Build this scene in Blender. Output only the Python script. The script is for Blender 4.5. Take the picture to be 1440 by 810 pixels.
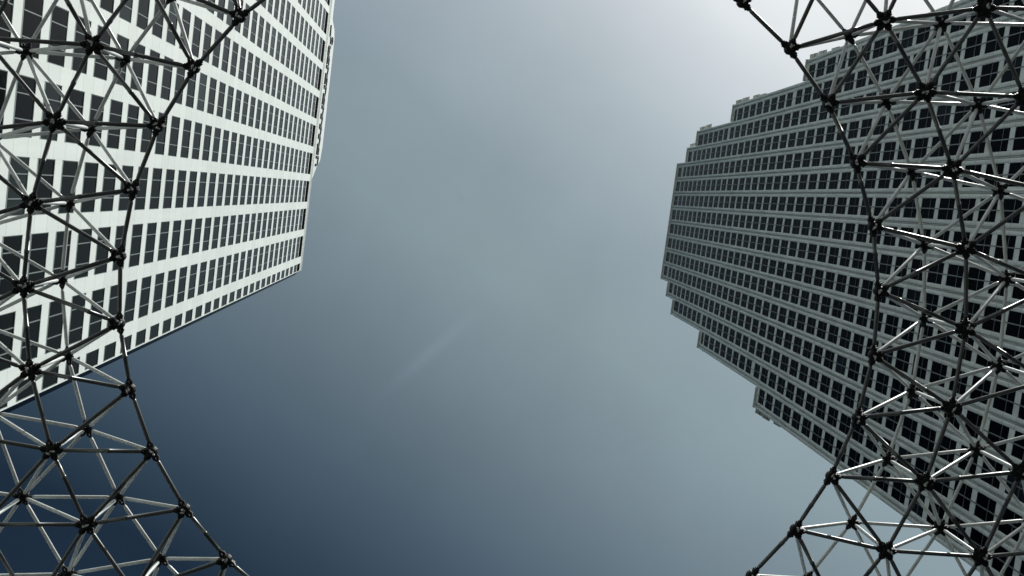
import bpy, bmesh, math, random
import numpy as np
from mathutils import Vector, Matrix

random.seed(7)
for o in list(bpy.data.objects):
    bpy.data.objects.remove(o)
S = bpy.context.scene
C = S.collection
rad = math.radians

# ---------------------------------------------------------------- camera
F, UC, VC, W = 1430.0, 720.0, 405.0, 1440.0
CAM_H = 1.6
zen = Vector(((651.0 - UC) / F, (273.0 - VC) / F, 1.0)).normalized()      # world up, seen from the camera
ax = (Vector((1, 0, 0)) - zen * zen.x).normalized()
ay = zen.cross(ax)
R = Matrix((ax, ay, zen))                                                 # rows: world axes in camera terms
right, down, fwd = R.col[0], R.col[1], R.col[2]
cam_data = bpy.data.cameras.new('camera')
cam_data.sensor_width = 36
cam_data.lens = 36 * F / W
cam_data.clip_start = 0.05
cam_data.clip_end = 6000
cam = bpy.data.objects.new('camera', cam_data)
C.objects.link(cam)
M3 = Matrix((right, -down, -fwd)).transposed()
cam.matrix_world = Matrix.Translation((0, 0, CAM_H)) @ M3.to_4x4()
S.camera = cam

# ---------------------------------------------------------------- sun, sky, exposure
SUN_EL, SUN_AZ = rad(47), Vector((0.72, -0.69, 0)).normalized()
sun_dir = Vector((SUN_AZ.x * math.cos(SUN_EL), SUN_AZ.y * math.cos(SUN_EL), math.sin(SUN_EL)))
sd = bpy.data.lights.new('sun', 'SUN')
sd.energy = 5.0
sd.angle = rad(0.5)
sd.color = (1.0, 0.985, 0.95)
sun = bpy.data.objects.new('sun', sd)
C.objects.link(sun)
sun.rotation_euler = sun_dir.to_track_quat('Z', 'Y').to_euler()
sun.location = (60, -80, 300)

world = bpy.data.worlds.new('World')
S.world = world
world.use_nodes = True
nt = world.node_tree
nt.nodes.clear()


def N(tree, kind, **kw):
    n = tree.nodes.new(kind)
    for k, v in kw.items():
        if k in n.bl_rna.properties and k not in ('inputs',):
            setattr(n, k, v)
        else:
            n.inputs[k].default_value = v
    return n


def L(tree, a, b):
    tree.links.new(a, b)


sky = N(nt, 'ShaderNodeTexSky', sky_type='NISHITA', sun_disc=False)
sky.sun_elevation = SUN_EL
sky.sun_rotation = math.atan2(SUN_AZ.x, SUN_AZ.y)
sky.altitude = 0
sky.air_density = 1.0
sky.dust_density = 3.0
sky.ozone_density = 1.0
hsv = N(nt, 'ShaderNodeHueSaturation')
hsv.inputs['Saturation'].default_value = 0.55
L(nt, sky.outputs[0], hsv.inputs['Color'])
# the air is far hazier on the sun's side than opposite it
tcw = N(nt, 'ShaderNodeTexCoord')


def wmath(op, a, b=None):
    n = N(nt, 'ShaderNodeMath', operation=op)
    for i, v in enumerate((a, b)):
        if v is None:
            continue
        if isinstance(v, (int, float)):
            n.inputs[i].default_value = v
        else:
            L(nt, v, n.inputs[i])
    return n.outputs[0]


def wdot(vec):
    n = N(nt, 'ShaderNodeVectorMath', operation='DOT_PRODUCT')
    L(nt, tcw.outputs['Generated'], n.inputs[0])
    n.inputs[1].default_value = vec
    return n.outputs['Value']


haze_az = rad(-56)
side = wdot((math.cos(haze_az), math.sin(haze_az), 0))
ramp = N(nt, 'ShaderNodeValToRGB')
stops = [(-.42, (.06, .11, .155)), (-.36, (.145, .225, .265)), (-.3, (.26, .365, .40)), (-.22, (.445, .56, .55)), (-.14, (.61, .73, .69)),
         (-.05, (.735, .87, .785)), (.05, (.70, .82, .77)), (.15, (.775, .87, .83)), (.22, (.85, .92, .89)), (.28, (.90, .955, .92)), (.35, (.74, .79, .77)), (.43, (.58, .62, .61))]
els = ramp.color_ramp.elements
while len(els) < len(stops):
    els.new(0.5)
for e, (p, c) in zip(els, stops):
    e.position = (p + .42) / .85
    e.color = (*c, 1)
L(nt, wmath('DIVIDE', wmath('ADD', side, 0.42), 0.85), ramp.inputs['Fac'])
mul = N(nt, 'ShaderNodeVectorMath', operation='MULTIPLY')
L(nt, hsv.outputs[0], mul.inputs[0])
L(nt, ramp.outputs[0], mul.inputs[1])
# a faint wisp of old contrail and very soft unevenness in the haze


def sky_dir(u, v):
    return (R @ Vector(((u - UC) / F, (v - VC) / F, 1.0))).normalized()


w0, w1 = sky_dir(545, 548), sky_dir(655, 452)
wn_ = w0.cross(w1).normalized()
wm = ((w0 + w1) / 2).normalized()
wt = (w1 - w0).normalized()
across = wmath('POWER', wmath('DIVIDE', wdot(wn_), 0.0065), 2.0)
along = wmath('POWER', wmath('DIVIDE', wmath('ADD', wdot(wt), -wm.dot(wt)), 0.05), 2.0)
wisp = wmath('EXPONENT', wmath('MULTIPLY', wmath('ADD', across, along), -1.0))
cn = N(nt, 'ShaderNodeTexNoise')
cn.inputs['Scale'].default_value = 6.5
cn.inputs['Detail'].default_value = 4
L(nt, tcw.outputs['Generated'], cn.inputs['Vector'])
uneven = wmath('MULTIPLY', wmath('SUBTRACT', cn.outputs['Fac'], 0.5), 0.24)
fac = wmath('ADD', wmath('ADD', wmath('MULTIPLY', wisp, 0.10), uneven), 1.0)
gam = N(nt, 'ShaderNodeVectorMath', operation='SCALE')
L(nt, mul.outputs[0], gam.inputs[0])
L(nt, fac, gam.inputs['Scale'])
bg = N(nt, 'ShaderNodeBackground')
bg.inputs['Strength'].default_value = 0.15
L(nt, gam.outputs[0], bg.inputs['Color'])
out = N(nt, 'ShaderNodeOutputWorld')
L(nt, bg.outputs[0], out.inputs['Surface'])

S.view_settings.view_transform = 'Standard'
S.view_settings.look = 'None'
S.view_settings.exposure = 0.0
S.view_settings.gamma = 1.0
S.view_settings.use_curve_mapping = False
S.render.engine = 'CYCLES'


# ---------------------------------------------------------------- materials
def mat(name, col, rough=0.6, metal=0.0, spec=0.5, var=0.0, scale=1.0, bump=0.0):
    m = bpy.data.materials.new(name)
    m.use_nodes = True
    t = m.node_tree
    p = t.nodes['Principled BSDF']
    p.inputs['Base Color'].default_value = (*col, 1)
    p.inputs['Roughness'].default_value = rough
    p.inputs['Metallic'].default_value = metal
    p.inputs['Specular IOR Level'].default_value = spec
    if var:
        tc = N(t, 'ShaderNodeTexCoord')
        nz = N(t, 'ShaderNodeTexNoise')
        nz.inputs['Scale'].default_value = scale
        nz.inputs['Detail'].default_value = 6
        L(t, tc.outputs['Object'], nz.inputs['Vector'])
        cr = N(t, 'ShaderNodeValToRGB')
        cr.color_ramp.elements[0].position = 0.3
        cr.color_ramp.elements[1].position = 0.7
        cr.color_ramp.elements[0].color = (*[c * (1 - var) for c in col], 1)
        cr.color_ramp.elements[1].color = (*[min(1, c * (1 + var)) for c in col], 1)
        L(t, nz.outputs['Fac'], cr.inputs['Fac'])
        L(t, cr.outputs[0], p.inputs['Base Color'])
        if bump:
            b = N(t, 'ShaderNodeBump')
            b.inputs['Strength'].default_value = bump
            L(t, nz.outputs['Fac'], b.inputs['Height'])
            L(t, b.outputs[0], p.inputs['Normal'])
    return m


def clad(name, col, step, jw, var, offs=0.0, axis='Z', xstep=None):
    """Stone or metal cladding: panels with slightly different tones and thin dark joints every `step` metres."""
    m = bpy.data.materials.new(name)
    m.use_nodes = True
    t = m.node_tree
    p = t.nodes['Principled BSDF']
    p.inputs['Roughness'].default_value = 0.55
    p.inputs['Specular IOR Level'].default_value = 0.3
    tc = N(t, 'ShaderNodeTexCoord')
    sx = N(t, 'ShaderNodeSeparateXYZ')
    L(t, tc.outputs['Object'], sx.inputs[0])

    def mth(op, a, b=None):
        n = N(t, 'ShaderNodeMath', operation=op)
        for i, v in enumerate((a, b)):
            if v is None:
                continue
            if isinstance(v, (int, float)):
                n.inputs[i].default_value = v
            else:
                L(t, v, n.inputs[i])
        return n.outputs[0]
    zz = mth('DIVIDE', mth('ADD', sx.outputs[axis], offs), step)
    fr = mth('FRACT', zz)
    joint = mth('LESS_THAN', fr, jw / step)
    cell = mth('FLOOR', zz)
    xx = mth('FLOOR', mth('DIVIDE', sx.outputs['X'], xstep or 4.7))
    cmb = N(t, 'ShaderNodeCombineXYZ')
    L(t, cell, cmb.inputs[0])
    L(t, xx, cmb.inputs[1])
    wn = N(t, 'ShaderNodeTexWhiteNoise')
    L(t, cmb.outputs[0], wn.inputs['Vector'])
    nz = N(t, 'ShaderNodeTexNoise')
    nz.inputs['Scale'].default_value = 0.35
    nz.inputs['Detail'].default_value = 8
    mp = N(t, 'ShaderNodeMapping')
    mp.inputs['Scale'].default_value = (3, 3, 0.35)
    L(t, tc.outputs['Object'], mp.inputs['Vector'])
    L(t, mp.outputs[0], nz.inputs['Vector'])
    fine = N(t, 'ShaderNodeTexNoise')
    fine.inputs['Scale'].default_value = 6
    fine.inputs['Detail'].default_value = 5
    L(t, tc.outputs['Object'], fine.inputs['Vector'])
    v = mth('ADD', mth('MULTIPLY', mth('SUBTRACT', wn.outputs['Value'], 0.5), var),
            mth('MULTIPLY', mth('SUBTRACT', nz.outputs['Fac'], 0.5), var * 2.2))
    v = mth('ADD', v, mth('MULTIPLY', mth('SUBTRACT', fine.outputs['Fac'], 0.5), var * 1.6))
    v = mth('ADD', v, 1.0)
    v = mth('MULTIPLY', v, mth('SUBTRACT', 1.0, mth('MULTIPLY', joint, 0.42)))
    vm = N(t, 'ShaderNodeVectorMath', operation='SCALE')
    vm.inputs[0].default_value = col
    L(t, v, vm.inputs['Scale'])
    L(t, vm.outputs[0], p.inputs['Base Color'])
    return m


DL, DR = 26.4, 46.0
FL = 0.1489 * DL
m_white = clad('white cladding', (0.73, 0.785, 0.755), FL / 2, 0.035, 0.08, offs=-(3.35 * DL + CAM_H) + 40 * FL - 0.4)
m_whitecoping = mat('white coping', (0.73, 0.785, 0.755), 0.5, var=0.05, scale=0.6)
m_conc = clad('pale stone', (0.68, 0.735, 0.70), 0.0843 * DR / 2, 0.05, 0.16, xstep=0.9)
m_spand = clad('pale spandrel', (0.73, 0.785, 0.75), 1.55, 0.03, 0.14, axis='X')
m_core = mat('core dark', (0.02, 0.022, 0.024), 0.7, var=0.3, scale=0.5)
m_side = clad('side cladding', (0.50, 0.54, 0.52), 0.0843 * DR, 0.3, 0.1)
m_darkside = mat('shade toned corner wall', (0.008, 0.012, 0.02), 0.35, spec=0.2, var=0.2, scale=0.3)  # near-black colour stands in for the shadow on the side wall
m_frameL = mat('grey window frame', (0.23, 0.27, 0.26), 0.4, metal=0.3, var=0.1, scale=2)
m_frameR = mat('grey rail', (0.20, 0.22, 0.22), 0.4, metal=0.3, var=0.1, scale=2)
m_black = mat('black louvre', (0.002, 0.0025, 0.003), 0.9, spec=0.05, var=0.3, scale=3)
m_letter = mat('black sign metal', (0.006, 0.007, 0.008), 0.5, var=0.2, scale=3)
m_tube_lo = mat('shade darkened tube', (0.115, 0.124, 0.121), 0.38, metal=0.7, spec=0.6, var=0.18, scale=3)  # lower tubes: colour darkened to imitate their shaded undersides
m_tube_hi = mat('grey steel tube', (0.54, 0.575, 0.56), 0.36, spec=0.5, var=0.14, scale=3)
m_hub = mat('black cast hub', (0.008, 0.009, 0.009), 0.55, spec=0.25, var=0.3, scale=14, bump=0.3)
m_bolt = mat('bright bolt', (0.6, 0.63, 0.61), 0.4, metal=0.5, var=0.1, scale=10)
m_ground = mat('paving', (0.035, 0.037, 0.0365), 0.85, var=0.25, scale=0.4, bump=0.2)
m_plate = mat('translucent plate', (0.62, 0.65, 0.62), 0.5, var=0.06, scale=1)


def glass(name, base, rough, wob, ior):
    m = bpy.data.materials.new(name)
    m.use_nodes = True
    t = m.node_tree
    p = t.nodes['Principled BSDF']
    p.inputs['Roughness'].default_value = rough
    p.inputs['IOR'].default_value = ior
    geo = N(t, 'ShaderNodeNewGeometry')
    cr = N(t, 'ShaderNodeValToRGB')
    cr.color_ramp.elements[0].color = (*base, 1)
    cr.color_ramp.elements[1].color = (*[b * 2.6 for b in base], 1)
    cr.color_ramp.elements[0].position = 0.55
    cr.color_ramp.elements[1].position = 0.93
    e3 = cr.color_ramp.elements.new(0.96)
    e3.color = (*[b * 9 for b in base], 1)
    oi = N(t, 'ShaderNodeObjectInfo')
    ad = N(t, 'ShaderNodeMath', operation='ADD')
    L(t, geo.outputs['Random Per Island'], ad.inputs[0])
    L(t, oi.outputs['Random'], ad.inputs[1])
    fr = N(t, 'ShaderNodeMath', operation='FRACT')
    L(t, ad.outputs[0], fr.inputs[0])
    L(t, fr.outputs[0], cr.inputs['Fac'])
    L(t, cr.outputs[0], p.inputs['Base Color'])
    tc = N(t, 'ShaderNodeTexCoord')
    nz = N(t, 'ShaderNodeTexNoise')
    nz.inputs['Scale'].default_value = 0.5
    nz.inputs['Detail'].default_value = 2
    L(t, tc.outputs['Object'], nz.inputs['Vector'])
    b = N(t, 'ShaderNodeBump')
    b.inputs['Strength'].default_value = wob
    b.inputs['Distance'].default_value = 0.2
    L(t, nz.outputs['Fac'], b.inputs['Height'])
    L(t, b.outputs[0], p.inputs['Normal'])
    return m


m_glassL = glass('grey window glass', (0.0022, 0.003, 0.003), 0.06, 0.04, 1.11)
m_glassR = glass('blue black window glass', (0.0015, 0.002, 0.003), 0.08, 0.04, 1.075)


# ---------------------------------------------------------------- mesh helpers
class MB:
    def __init__(s):
        s.v, s.f, s.m, s.sm = [], [], [], []

    def face(s, idx, mi=0, smooth=False):
        s.f.append(idx)
        s.m.append(mi)
        s.sm.append(smooth)

    def box(s, x0, x1, y0, y1, z0, z1, mi=0):
        i = len(s.v)
        s.v += [(x0, y0, z0), (x1, y0, z0), (x1, y1, z0), (x0, y1, z0), (x0, y0, z1), (x1, y0, z1), (x1, y1, z1), (x0, y1, z1)]
        for q in ((0, 3, 2, 1), (4, 5, 6, 7), (0, 1, 5, 4), (1, 2, 6, 5), (2, 3, 7, 6), (3, 0, 4, 7)):
            s.face([i + k for k in q], mi)

    def obox(s, c, u, v, w, mi=0):
        """box round c with half-axes u, v, w"""
        i = len(s.v)
        for a, b, d in ((-1, -1, -1), (1, -1, -1), (1, 1, -1), (-1, 1, -1), (-1, -1, 1), (1, -1, 1), (1, 1, 1), (-1, 1, 1)):
            s.v.append(tuple(c + u * a + v * b + w * d))
        for q in ((0, 3, 2, 1), (4, 5, 6, 7), (0, 1, 5, 4), (1, 2, 6, 5), (2, 3, 7, 6), (3, 0, 4, 7)):
            s.face([i + k for k in q], mi)

    def quad(s, pts, mi=0):
        i = len(s.v)
        s.v += [tuple(p) for p in pts]
        s.face([i, i + 1, i + 2, i + 3], mi)

    def lathe(s, a, b, prof, n=10, mi=0, smooth=True, cap=True):
        """prof: (fraction along a->b in metres from a, radius)"""
        d = (b - a).normalized()
        u = d.orthogonal().normalized()
        v = d.cross(u)
        base = len(s.v)
        for (h, r) in prof:
            c = a + d * h
            for k in range(n):
                an = 2 * math.pi * k / n
                s.v.append(tuple(c + u * (r * math.cos(an)) + v * (r * math.sin(an))))
        for j in range(len(prof) - 1):
            for k in range(n):
                k2 = (k + 1) % n
                s.face([base + j * n + k, base + j * n + k2, base + (j + 1) * n + k2, base + (j + 1) * n + k], mi, smooth)
        if cap:
            s.face([base + k for k in range(n)][::-1], mi)
            s.face([base + (len(prof) - 1) * n + k for k in range(n)], mi)

    def prism(s, poly, z0, z1, mi=0, smooth=False):
        """vertical prism over a polygon of (x, y)"""
        i = len(s.v)
        n = len(poly)
        s.v += [(x, y, z0) for x, y in poly] + [(x, y, z1) for x, y in poly]
        for k in range(n):
            k2 = (k + 1) % n
            s.face([i + k, i + k2, i + n + k2, i + n + k], mi, smooth)
        s.face([i + k for k in range(n)][::-1], mi)
        s.face([i + n + k for k in range(n)], mi)

    def build(s, name, mats, parent=None):
        me = bpy.data.meshes.new(name)
        me.from_pydata(s.v, [], s.f)
        for m in (mats if isinstance(mats, (list, tuple)) else [mats]):
            me.materials.append(m)
        me.polygons.foreach_set('material_index', s.m)
        me.polygons.foreach_set('use_smooth', s.sm)
        me.update()
        o = bpy.data.objects.new(name, me)
        C.objects.link(o)
        if parent:
            o.parent = parent
        return o


def thing(name, label, cat, loc=(0, 0, 0), rz=0.0):
    o = bpy.data.objects.new(name, None)
    C.objects.link(o)
    o.location = loc
    o.rotation_euler = (0, 0, rz)
    o['label'] = label
    o['category'] = cat
    return o


def pix(p):
    """world point -> photo pixel, used only to find which repeats show largest"""
    d = Vector(p) - Vector((0, 0, CAM_H))
    z = d.dot(fwd)
    if z < 0.1:
        return (1e6, 1e6)
    return (UC + F * d.dot(right) / z, VC + F * d.dot(down) / z)


def seen_area(pts):
    P = [pix(p) for p in pts]
    xs, ys = [min(max(p[0], 0), 1440) for p in P], [min(max(p[1], 0), 810) for p in P]
    if max(xs) - min(xs) < 0.5 or max(ys) - min(ys) < 0.5:
        return 0.0
    return abs(sum(xs[i] * ys[(i + 1) % len(P)] - xs[(i + 1) % len(P)] * ys[i] for i in range(len(P)))) / 2


# ---------------------------------------------------------------- ground
g = MB()
g.quad([(-3000, -3000, 0), (3000, -3000, 0), (3000, 3000, 0), (-3000, 3000, 0)])
go = g.build('ground', m_ground)
go['kind'] = 'structure'
go['label'] = 'dark paved plaza under the canopy'

TH = rad(7.5)
nv = Vector((math.cos(TH), math.sin(TH), 0))
tv = Vector((-math.sin(TH), math.cos(TH), 0))


def add_windows(tower, wins, glass_m, frame_m, frame_fn):
    """wins: (x0, x1, z0, z1) openings; the 100 that show largest are window parts, the rest one part"""
    mw = Matrix.Translation(tower.location) @ tower.rotation_euler.to_matrix().to_4x4()
    sc = []
    for w in wins:
        x0, x1, z0, z1, y = w
        sc.append(seen_area([mw @ Vector(p) for p in ((x0, y, z0), (x1, y, z0), (x1, y, z1), (x0, y, z1))]))
    order = sorted(range(len(wins)), key=lambda i: -sc[i])
    rp, rf = MB(), MB()
    for rank, i in enumerate(order):
        x0, x1, z0, z1, y = wins[i]
        one = rank < 100
        p, f = (MB(), MB()) if one else (rp, rf)
        j = [random.uniform(-0.006, 0.006) for _ in range(3)]
        p.quad([(x0, y + j[0], z0), (x1, y + j[1], z0), (x1, y + j[2], z1), (x0, y + j[0] + j[2] - j[1], z1)])
        frame_fn(f, x0, x1, z0, z1, y)
        if one:
            o = p.build('window', glass_m, tower)
            f.build('window_frame', frame_m, o)
    o = rp.build('window', glass_m, tower)
    o['kind'] = 'stuff'
    f = rf.build('window_frame', frame_m, o)
    f['kind'] = 'stuff'


# ---------------------------------------------------------------- white tower (on the left of the picture)
def white_tower():
    D = DL
    t = thing('office_tower', 'sunlit white office tower with flat piers and wide strip windows beneath a rooftop sign', 'office tower',
              -nv * D, math.atan2(tv.y, tv.x))

    def z(k):
        return k * D + CAM_H
    P = 0.1798 * D
    xe0, xe1 = -1.667 * D, 0.6385 * D
    zt = z(6.795)
    rec = 0.055
    wx0, wx1 = -0.1335 * D, 0.0022 * D
    bays = []
    for k in range(-9, 4):
        a, b = wx0 + k * P, wx1 + k * P
        bays.append((a, b))
    bays.append((wx0 + 4 * P, 0.6355 * D))
    bays.insert(0, (-1.664 * D, wx1 - 10 * P + 0.0))
    bays[0] = (-1.664 * D, bays[1][0] - (P - (wx1 - wx0)))
    k0 = -21
    floors = [(z(3.352 + 0.1489 * k), z(3.352 + 0.1489 * k + 0.1045)) for k in range(k0, 22)]
    strip = (z(6.597), z(6.712))
    wall = MB()
    # piers
    edges = [xe0] + [e for b in bays for e in b] + [xe1]
    for i in range(0, len(edges), 2):
        wall.box(edges[i], edges[i + 1], 0, 0.6, 0, zt)
    # spandrels
    rows = floors + [strip]
    for (a, b) in bays:
        lo = 0.0
        for (w0, w1) in rows:
            wall.box(a, b, 0.004, 0.58, lo, w0)
            lo = w1
        wall.box(a, b, 0.004, 0.58, lo, zt)
    wall.build('wall', m_white, t)
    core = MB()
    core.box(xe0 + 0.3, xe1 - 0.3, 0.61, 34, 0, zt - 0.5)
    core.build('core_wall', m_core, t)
    # chamfered dark corners
    for s, x in ((1, xe1), (-1, xe0)):
        c = MB()
        e = 0.652 / 0.6385 if s > 0 else 1.008
        dpt = 0.9
        c.prism([(x - s * 0.28, 0.61), (x - s * 0.02, 0.05), (x * 1.0 + s * 0.012 * D + (s * 0.6), dpt), (x + s * 0.012 * D + s * 0.6, 34), (x - s * 0.28, 34)][::s],
                0, zt - 0.9)
        c.build('corner_wall', m_darkside, t)
    # coping: three thin ledges above the top opening, and the raised parapet behind the sign
    cp = MB()
    for zz, h, d in ((6.735, 0.10, 0.03), (6.762, 0.10, 0.03), (6.788, 0.22, 0.045)):
        cp.box(xe0 - 0.05, xe1 + 0.05, -d, 0.003, z(zz), z(zz) + h)
    cp.box(xe0, xe1, 0.0, 1.2, zt + 0.004, zt + 0.15)
    cp.build('coping', m_whitecoping, t)
    rp = MB()
    prof = [(-1.667, 6.8), (-1.667, 6.91), (-1.03, 6.91), (-0.985, 7.05), (-0.93, 7.10), (-0.2, 7.12), (-0.1, 7.08), (-0.05, 6.95), (0.03, 6.8)]
    i = len(rp.v)
    n = len(prof)
    rp.v += [(x * D, -0.02, z(q) + (0.16 if q == 6.8 else 0)) for x, q in prof] + [(x * D, 0.9, z(q) + (0.16 if q == 6.8 else 0)) for x, q in prof]
    rp.face([i + k for k in range(n)], 0)
    rp.face([i + n + k for k in range(n)][::-1], 0)
    for k in range(n):
        k2 = (k + 1) % n
        rp.face([i + k2, i + k, i + n + k, i + n + k2], 0)
    rp.build('parapet', m_whitecoping, t)
    # top openings: black louvres, one in each bay
    for (a, b) in bays:
        lv = MB()
        lv.box(a, b, 0.06, 0.57, strip[0], strip[1])
        for q in range(6):
            zz = strip[0] + (strip[1] - strip[0]) * (q + 0.5) / 6
            lv.obox(Vector(((a + b) / 2, 0.035, zz)), Vector(((b - a) / 2 - 0.01, 0, 0)), Vector((0, 0.02, -0.05)), Vector((0, 0.015, 0.012)))
        lv.build('louvre', m_black, t)
    wins = []
    for (a, b) in bays:
        for (w0, w1) in floors:
            wins.append((a, b, w0, w1, rec))

    def frame(f, x0, x1, z0, z1, y):
        w = x1 - x0
        f.box(x0, x1, y - 0.03, y - 0.004, z0, z0 + 0.24)            # sill
        f.box(x0, x1, y - 0.03, y - 0.004, z1 - 0.05, z1)
        bars = [0.29, 0.71] if w > 2.5 else []
        for q in bars:
            xx = x0 + w * q
            f.box(xx - 0.035, xx + 0.035, y - 0.04, y - 0.004, z0 + 0.24, z1 - 0.05)
        for xx in (x0, x1 - 0.05):
            f.box(xx, xx + 0.05, y - 0.03, y - 0.004, z0 + 0.24, z1 - 0.05)
    add_windows(t, wins, m_glassL, m_frameL, frame)
    rf = MB()
    rf.box(xe0 + 0.4, xe1 - 0.4, 1.21, 33.5, zt - 0.4, zt)
    rf.build('roof', m_core, t)

    # the sign on the parapet: dark raised marks, too foreshortened to read
    sg = thing('rooftop_sign', 'row of dark raised sign characters along the white parapet of the sunlit tower', 'sign',
               t.location + Vector((0, 0, z(6.86))), math.atan2(tv.y, tv.x))
    rnd = random.Random(11)
    xs = [(-0.985, -0.875, 1)] + [(-0.85 + 0.0665 * i, -0.85 + 0.0665 * i + 0.052, 0) for i in range(12)]
    for (a, b, first) in xs:
        c = MB()
        a, b = a * D, b * D
        h0, h1 = 0.0, 0.105 * D * (1.25 if first else rnd.uniform(0.75, 1.0))
        mid = (a + b) / 2

        def bar(p, q, w, d0=0.02, d1=0.16):
            p, q = Vector((p[0], 0, p[1])), Vector((q[0], 0, q[1]))
            u = (q - p) / 2
            nn = Vector((-u.z, 0, u.x)).normalized() * w
            c.obox(Vector(((p.x + q.x) / 2, -(d0 + d1) / 2 - 0.03, (p.z + q.z) / 2)), u, nn, Vector((0, (d1 - d0) / 2, 0)))
        if first:
            bar((a, 0.1), (a + 1.9, 0.35), 0.3)
            pts = [(b, 3.6), (mid + 0.6, 4.2), (mid + 0.2, 3.4), (b - 0.2, 2.6), (b, 1.8), (mid + 0.4, 1.2)]
            for p, q in zip(pts, pts[1:]):
                bar(p, q, 0.13)
        else:
            kind = rnd.randrange(4)
            ww = b - a
            if kind == 0:
                segs = [((a, 0), (a, h1)), ((a, h1), (b, h1 * 0.8)), ((b, h1 * 0.8), (b, 0))]
            elif kind == 1:
                segs = [((b, h1 * 0.9), (a + 0.2, h1)), ((a, h1 * 0.9), (a, 0.3)), ((a, 0.2), (b, 0.0)), ((a, h1 * 0.5), (b - 0.2, h1 * 0.5))]
            elif kind == 2:
                segs = [((a, 0), (mid, h1)), ((mid, h1), (b, 0)), ((a + ww * .25, h1 * .4), (b - ww * .25, h1 * .4))]
            else:
                segs = [((a, h1), (a + .1, 0.2)), ((a + .1, 0.2), (b, 0)), ((b, 0), (b, h1 * .6)), ((b, h1 * .6), (a, h1 * .5))]
            for p, q in segs:
                bar(p, q, rnd.uniform(0.16, 0.27))
        c.build('character', m_letter, sg)


white_tower()


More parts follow.
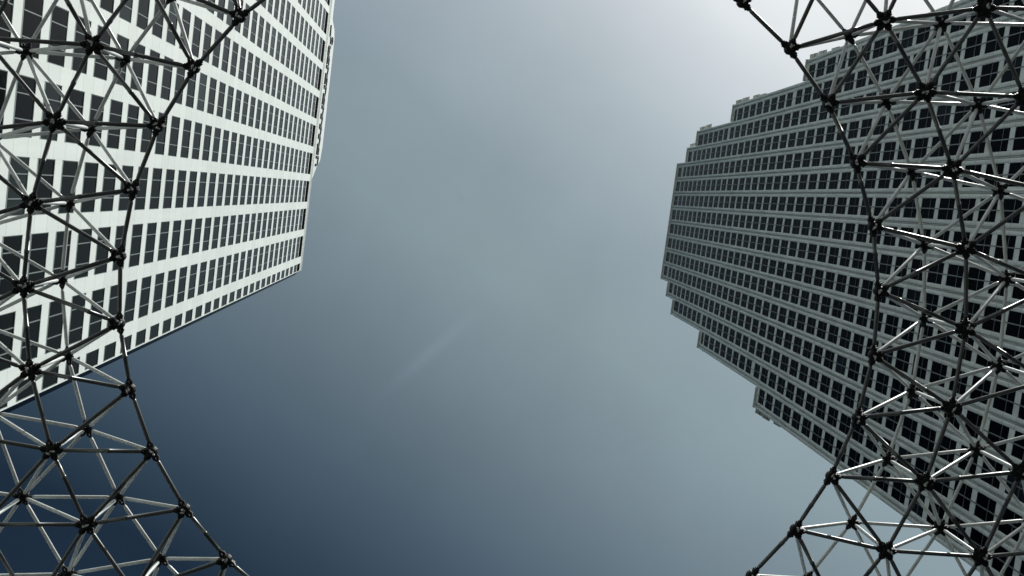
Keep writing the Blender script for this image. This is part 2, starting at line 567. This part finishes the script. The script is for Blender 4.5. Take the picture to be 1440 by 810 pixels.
# ---------------------------------------------------------------- stepped tower (on the right of the picture)
def stepped_tower():
    D = DR
    t = thing('stepped_tower', 'grey stone skyscraper in shade whose top steps down bay by bay with paired round piers', 'office tower',
              nv * D, math.atan2(-tv.y, -tv.x))

    def z(k):
        return k * D + CAM_H
    BW = 0.0672 * D
    top = {0: 4.838, 1: 4.838, 2: 4.838, 3: 4.838, 4: 4.665, 5: 4.508, 6: 3.945, 7: 3.128}

    def bay_top(i):          # i = -8 .. 7, bay i spans [i, i+1] * BW
        k = i if i >= 0 else -i - 1
        return z(top[k])
    pit = 0.0843 * D
    zb = z(4.062) - 60 * pit                        # centre line of spandrel number 0
    half = 0.0090 * D
    pw = 0.17 * BW                                 # half width of a pier
    wall = MB()
    # piers: two half-round shafts with a sunk groove between them
    for i in range(-8, 9):
        hs = [bay_top(j) for j in (i - 1, i) if -8 <= j <= 7]
        zt = max(hs) + 0.25
        x = i * BW
        poly = [(x - pw, 0.62)]
        rr = pw * 0.40
        for s in (-1, 1):
            cx = x + s * (pw - rr)
            for q in range(9):
                an = math.pi - math.pi * q / 8
                poly.append((cx + rr * math.cos(an), 0.10 - rr * 0.45 * math.sin(an)))
            if s == -1:
                poly += [(x - pw * 0.2, 0.4), (x - pw * 0.05, 0.4), (x - pw * 0.05, 0.12), (x + pw * 0.05, 0.12), (x + pw * 0.05, 0.4), (x + pw * 0.2, 0.4)]
        poly.append((x + pw, 0.62))
        wall.prism(poly, 0, zt)
    wall.build('wall', m_conc, t)
    sp = MB()
    wins = []
    for i in range(-8, 8):
        zt = bay_top(i)
        k = i if i >= 0 else -i - 1
        wide_above = z(top[k + 1]) if k < 7 else None
        x0, x1 = i * BW + pw, (i + 1) * BW - pw
        j = 0
        prev = 0.0
        while True:
            c = zb + j * pit
            if c - half < 0.3:
                j += 1
                continue
            if c > zt - 1.2:
                break
            h = half
            if wide_above is not None and k >= 3 and wide_above + 0.3 * pit < c < wide_above + 1.35 * pit:
                h = half * 1.9
            sp.box(x0, x1, 0.08, 0.60, c - h, c + h)
            if prev > 0:
                wins.append((x0, x1, prev, c - h, 0.115))
            prev = c + h
            j += 1
        wins.append((x0, x1, prev, zt - 0.7, 0.115))
        sp.box(x0, x1, 0.02, 0.60, zt - 0.7, zt + 0.1)
    sp.build('spandrel', m_spand, t)
    # roof edges: a projecting ledge at the top of every bay
    for i in range(-8, 8):
        zt = bay_top(i)
        c = MB()
        x0, x1 = i * BW - pw * 0.9, (i + 1) * BW + pw * 0.9
        if i > -8 and bay_top(i - 1) > zt:
            x0 = i * BW + pw
        if i < 7 and bay_top(i + 1) > zt:
            x1 = (i + 1) * BW - pw
        elif i < 7 and bay_top(i + 1) == zt:
            x1 = (i + 1) * BW - pw * 0.9 - 0.02
        c.box(x0, x1, -0.26, 0.6, zt + 0.26, zt + 0.5)
        c.build('ledge', m_spand, t)
        c = MB()
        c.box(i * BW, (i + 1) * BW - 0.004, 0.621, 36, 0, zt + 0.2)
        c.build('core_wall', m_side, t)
    for x in (-8 * BW - 0.31, 8 * BW + 0.01):
        pass
    # flat plates that overhang the stepped roof corners, on small brackets
    for s in (-1, 1):
        for k in (4, 5, 6, 7):
            zt = z(top[k])
            xe = s * (k + 1) * BW
            br = MB()
            y = 0.25
            for grp in range(2 if k >= 6 else 1):
                for q in range(2):
                    y0, y1 = y + 0.05, y + 1.2
                    ym = (y0 + y1) / 2
                    xa = xe + s * (0.5 + 0.40 * ym)
                    xb = xe + s * (1.0 + 0.60 * ym - 0.035 * ym * ym)
                    if s > 0 or k == 7:
                        pl = MB()
                        pl.obox(Vector(((xa + xb) / 2, ym, zt + 0.56 + 0.05 * q)), Vector(((xb - xa) / 2, 0, 0.12)),
                                Vector((s * 0.24, (y1 - y0) / 2, 0)), Vector((0, 0, 0.025)))
                        pl.build('roof_plate', m_plate, t)
                    br.box(*sorted((xe - s * 0.3, xb - s * (0 if (s > 0 or k == 7) else 0.35 + 0.12 * ym))), ym, ym + 0.08, zt + 0.30, zt + 0.40)
                    y = y1
                y += 0.55
            br.build('bracket', m_frameR, t)
    # the two continuous vertical rails of each bay are split per window as its frame

    def frame(f, x0, x1, z0, z1, y):
        xm = (x0 + x1) / 2
        f.box(xm - 0.05, xm + 0.05, y - 0.13, y - 0.07, z0 - half, z1 + half)       # rail standing off the glass
        zz = z0 + (z1 - z0) * 0.36
        f.box(x0, xm - 0.052, y - 0.05, y - 0.006, zz - 0.025, zz + 0.025)
        f.box(xm + 0.052, x1, y - 0.05, y - 0.006, zz - 0.025, zz + 0.025)
    add_windows(t, wins, m_glassR, m_frameR, frame)


stepped_tower()

# ---------------------------------------------------------------- space frame canopy with a round opening
SC = 1.3
NSEG = 36
PH = 0.0499
CX, CY = 0.5181 * SC, 1.3878 * SC
inner = [(4.7043, 12.5), (5.7636, 12.3313), (6.8015, 12.1937), (7.83, 12.06), (8.85, 11.94)]
outer = [(5.7205, 13.3878), (6.8131, 13.3324), (7.88, 13.24), (8.92, 13.13)]


def ring(lst, first_half):
    res = []
    for k, (r, zz) in enumerate(lst):
        hf = 0.5 if (k % 2 == 0) == first_half else 0.0
        row = []
        for i in range(NSEG):
            a = (i + hf) * 2 * math.pi / NSEG + PH
            row.append(Vector((CX + r * SC * math.cos(a), CY + r * SC * math.sin(a), zz * SC + CAM_H)))
        res.append((row, hf))
    return res


def canopy():
    base = Vector((CX, CY, 0))
    t = thing('space_frame_canopy', 'double-layer steel tube space frame canopy with ball joints around a round opening', 'canopy', base)
    I, O = ring(inner, True), ring(outer, False)
    nodes = {}
    for k, (row, h) in enumerate(I):
        for i, p in enumerate(row):
            nodes[('i', k, i)] = p - base
    for k, (row, h) in enumerate(O):
        for i, p in enumerate(row):
            nodes[('o', k, i)] = p - base
    E = []      # (a, b, kind)

    def up(lst, k, i):     # the two nodes of ring k+1 nearest to node i of ring k
        h = lst[k][1]
        return [(i) % NSEG, (i + 1) % NSEG] if h == 0.5 else [(i - 1) % NSEG, i % NSEG]
    for tag, lst in (('i', I), ('o', O)):
        for k in range(len(lst)):
            for i in range(NSEG):
                kind = ('rim_tube' if k == 0 else 'lower_hoop_tube') if tag == 'i' else 'upper_hoop_tube'
                E.append(((tag, k, i), (tag, k, (i + 1) % NSEG), kind))
                if k + 1 < len(lst):
                    for j in up(lst, k, i):
                        E.append(((tag, k, i), (tag, k + 1, j), 'lower_radial_tube' if tag == 'i' else 'upper_radial_tube'))
    # upper node (k, i) stands over inner ring k (two nodes) and inner ring k+1 (one node, same angle)
    for k in range(len(O)):
        h = O[k][1]
        for i in range(NSEG):
            E.append((('o', k, i), ('i', k + 1, i), 'brace_tube'))
            for j in ([(i - 1) % NSEG, i] if h == 0.0 else [i, (i + 1) % NSEG]):
                E.append((('o', k, i), ('i', k, j), 'brace_tube'))
    nb = {}
    for a, b, kd in E:
        nb.setdefault(a, []).append(b)
        nb.setdefault(b, []).append(a)
    rnd = random.Random(5)

    def seen(p, q=None):
        P = pix(p + base)
        if q is None:
            x, y = P
            return 1.0 / (nodes_dist(p)) if -12 < x < 1452 and -12 < y < 822 else 0.0
        Q = pix(q + base)
        n, c = 24, 0
        for s in range(n + 1):
            x, y = P[0] + (Q[0] - P[0]) * s / n, P[1] + (Q[1] - P[1]) * s / n
            c += 0 < x < 1440 and 0 < y < 810
        return c / n * math.hypot(P[0] - Q[0], P[1] - Q[1])

    def nodes_dist(p):
        return (p + base).length
    # tubes
    byk = {}
    for a, b, kd in E:
        byk.setdefault(kd, []).append((seen(nodes[a], nodes[b]), a, b))
    for kd, lst in byk.items():
        lst.sort(key=lambda e: -e[0])
        rest = MB()
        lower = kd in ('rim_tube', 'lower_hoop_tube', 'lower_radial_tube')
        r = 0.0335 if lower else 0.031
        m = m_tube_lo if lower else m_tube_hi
        for rank, (s, a, b) in enumerate(lst):
            one = rank < 100 and s > 0
            c = MB() if one else rest
            p, q = nodes[a], nodes[b]
            ln = (q - p).length
            g0, g1 = 0.14, ln - 0.14
            prof = [(g0, r * 0.62), (g0 + 0.07, r)]
            if lower and rnd.random() < 0.6:
                x = ln * rnd.uniform(0.3, 0.7)
                prof += [(x - 0.03, r), (x - 0.028, r * 1.13), (x + 0.028, r * 1.13), (x + 0.03, r)]
            prof += [(g1 - 0.07, r), (g1, r * 0.62)]
            c.lathe(p, q, prof, 12)
            if one:
                c.build(kd, m, t)
        if rest.v:
            o = rest.build(kd, m, t)
            o['kind'] = 'stuff'
    # joints
    for tag, nm in (('i', 'lower_joint'), ('o', 'upper_joint')):
        ks = sorted([k for k in nodes if k[0] == tag], key=lambda k: -seen(nodes[k]))
        rest, rb = MB(), MB()
        for rank, k in enumerate(ks):
            p = nodes[k]
            one = rank < 100 and seen(p) > 0
            c, bl = (MB(), MB()) if one else (rest, rb)
            big = tag == 'i'
            hr = 0.09 if big else 0.07
            # body: squat faceted drum with an open waist
            upv = Vector((0, 0, 1))
            c.lathe(p - upv * hr * 0.8, p + upv * hr * 0.8,
                    [(0, hr * 0.5), (hr * 0.12, hr * 0.82), (hr * 0.5, hr), (hr * 1.1, hr), (hr * 1.48, hr * 0.82), (hr * 1.6, hr * 0.5)], 10, smooth=False)
            for q in nb[k]:
                d = (nodes[q] - p).normalized()
                w = 1.0 if big else 0.82
                c.lathe(p, p + d, [(hr * 0.7, 0.056 * w), (hr + 0.012, 0.056 * w), (hr + 0.014, 0.062 * w), (hr + 0.042, 0.062 * w), (hr + 0.044, 0.044 * w),
                                   (hr + 0.07, 0.044 * w), (hr + 0.072, 0.03 * w), (0.175, 0.03 * w)], 6, smooth=False)
                if abs(d.z) < 0.5:
                    e = p + d * (hr + 0.03)
                    sdv = d.cross(upv).normalized()
                    c.obox(e + upv * -0.055 * w, d * 0.016, sdv * 0.02, upv * 0.02)
            # steel bolts and washers on the underside
            for q in range(2 if big else 1):
                an = rnd.uniform(0, 6.28)
                off = Vector((math.cos(an), math.sin(an), 0)) * hr * rnd.uniform(0.1, 0.6)
                e = p + off - upv * hr * 0.80
                tl = Vector((math.cos(an * 3), math.sin(an * 3), 0))
                bl.lathe(e + upv * 0.02, e - upv * 0.028 + tl * 0.02, [(0, 0.02), (0.03, 0.022), (0.045, 0.014)], 6, smooth=False)
                bl.obox(e - upv * 0.004, tl * 0.034, tl.cross(upv) * 0.010, upv * 0.006 + tl * 0.004)
            if one:
                o = c.build(nm, m_hub, t)
                bl.build('bolt', m_bolt, o)
        if rest.v:
            o = rest.build(nm, m_hub, t)
            o['kind'] = 'stuff'
            b2 = rb.build('bolt', m_bolt, o)
            b2['kind'] = 'stuff'
    # slim columns under the outermost hoop carry it
    for i in range(0, NSEG, 3):
        p = nodes[('i', len(inner) - 1, i)]
        c = MB()
        c.lathe(Vector((p.x, p.y, 0)), p, [(0, 0.34), (0.06, 0.34), (0.061, 0.16), (0.9, 0.14), (p.z - 0.6, 0.11), (p.z - 0.06, 0.07)], 16)
        c.build('column', m_tube_lo, t)


canopy()
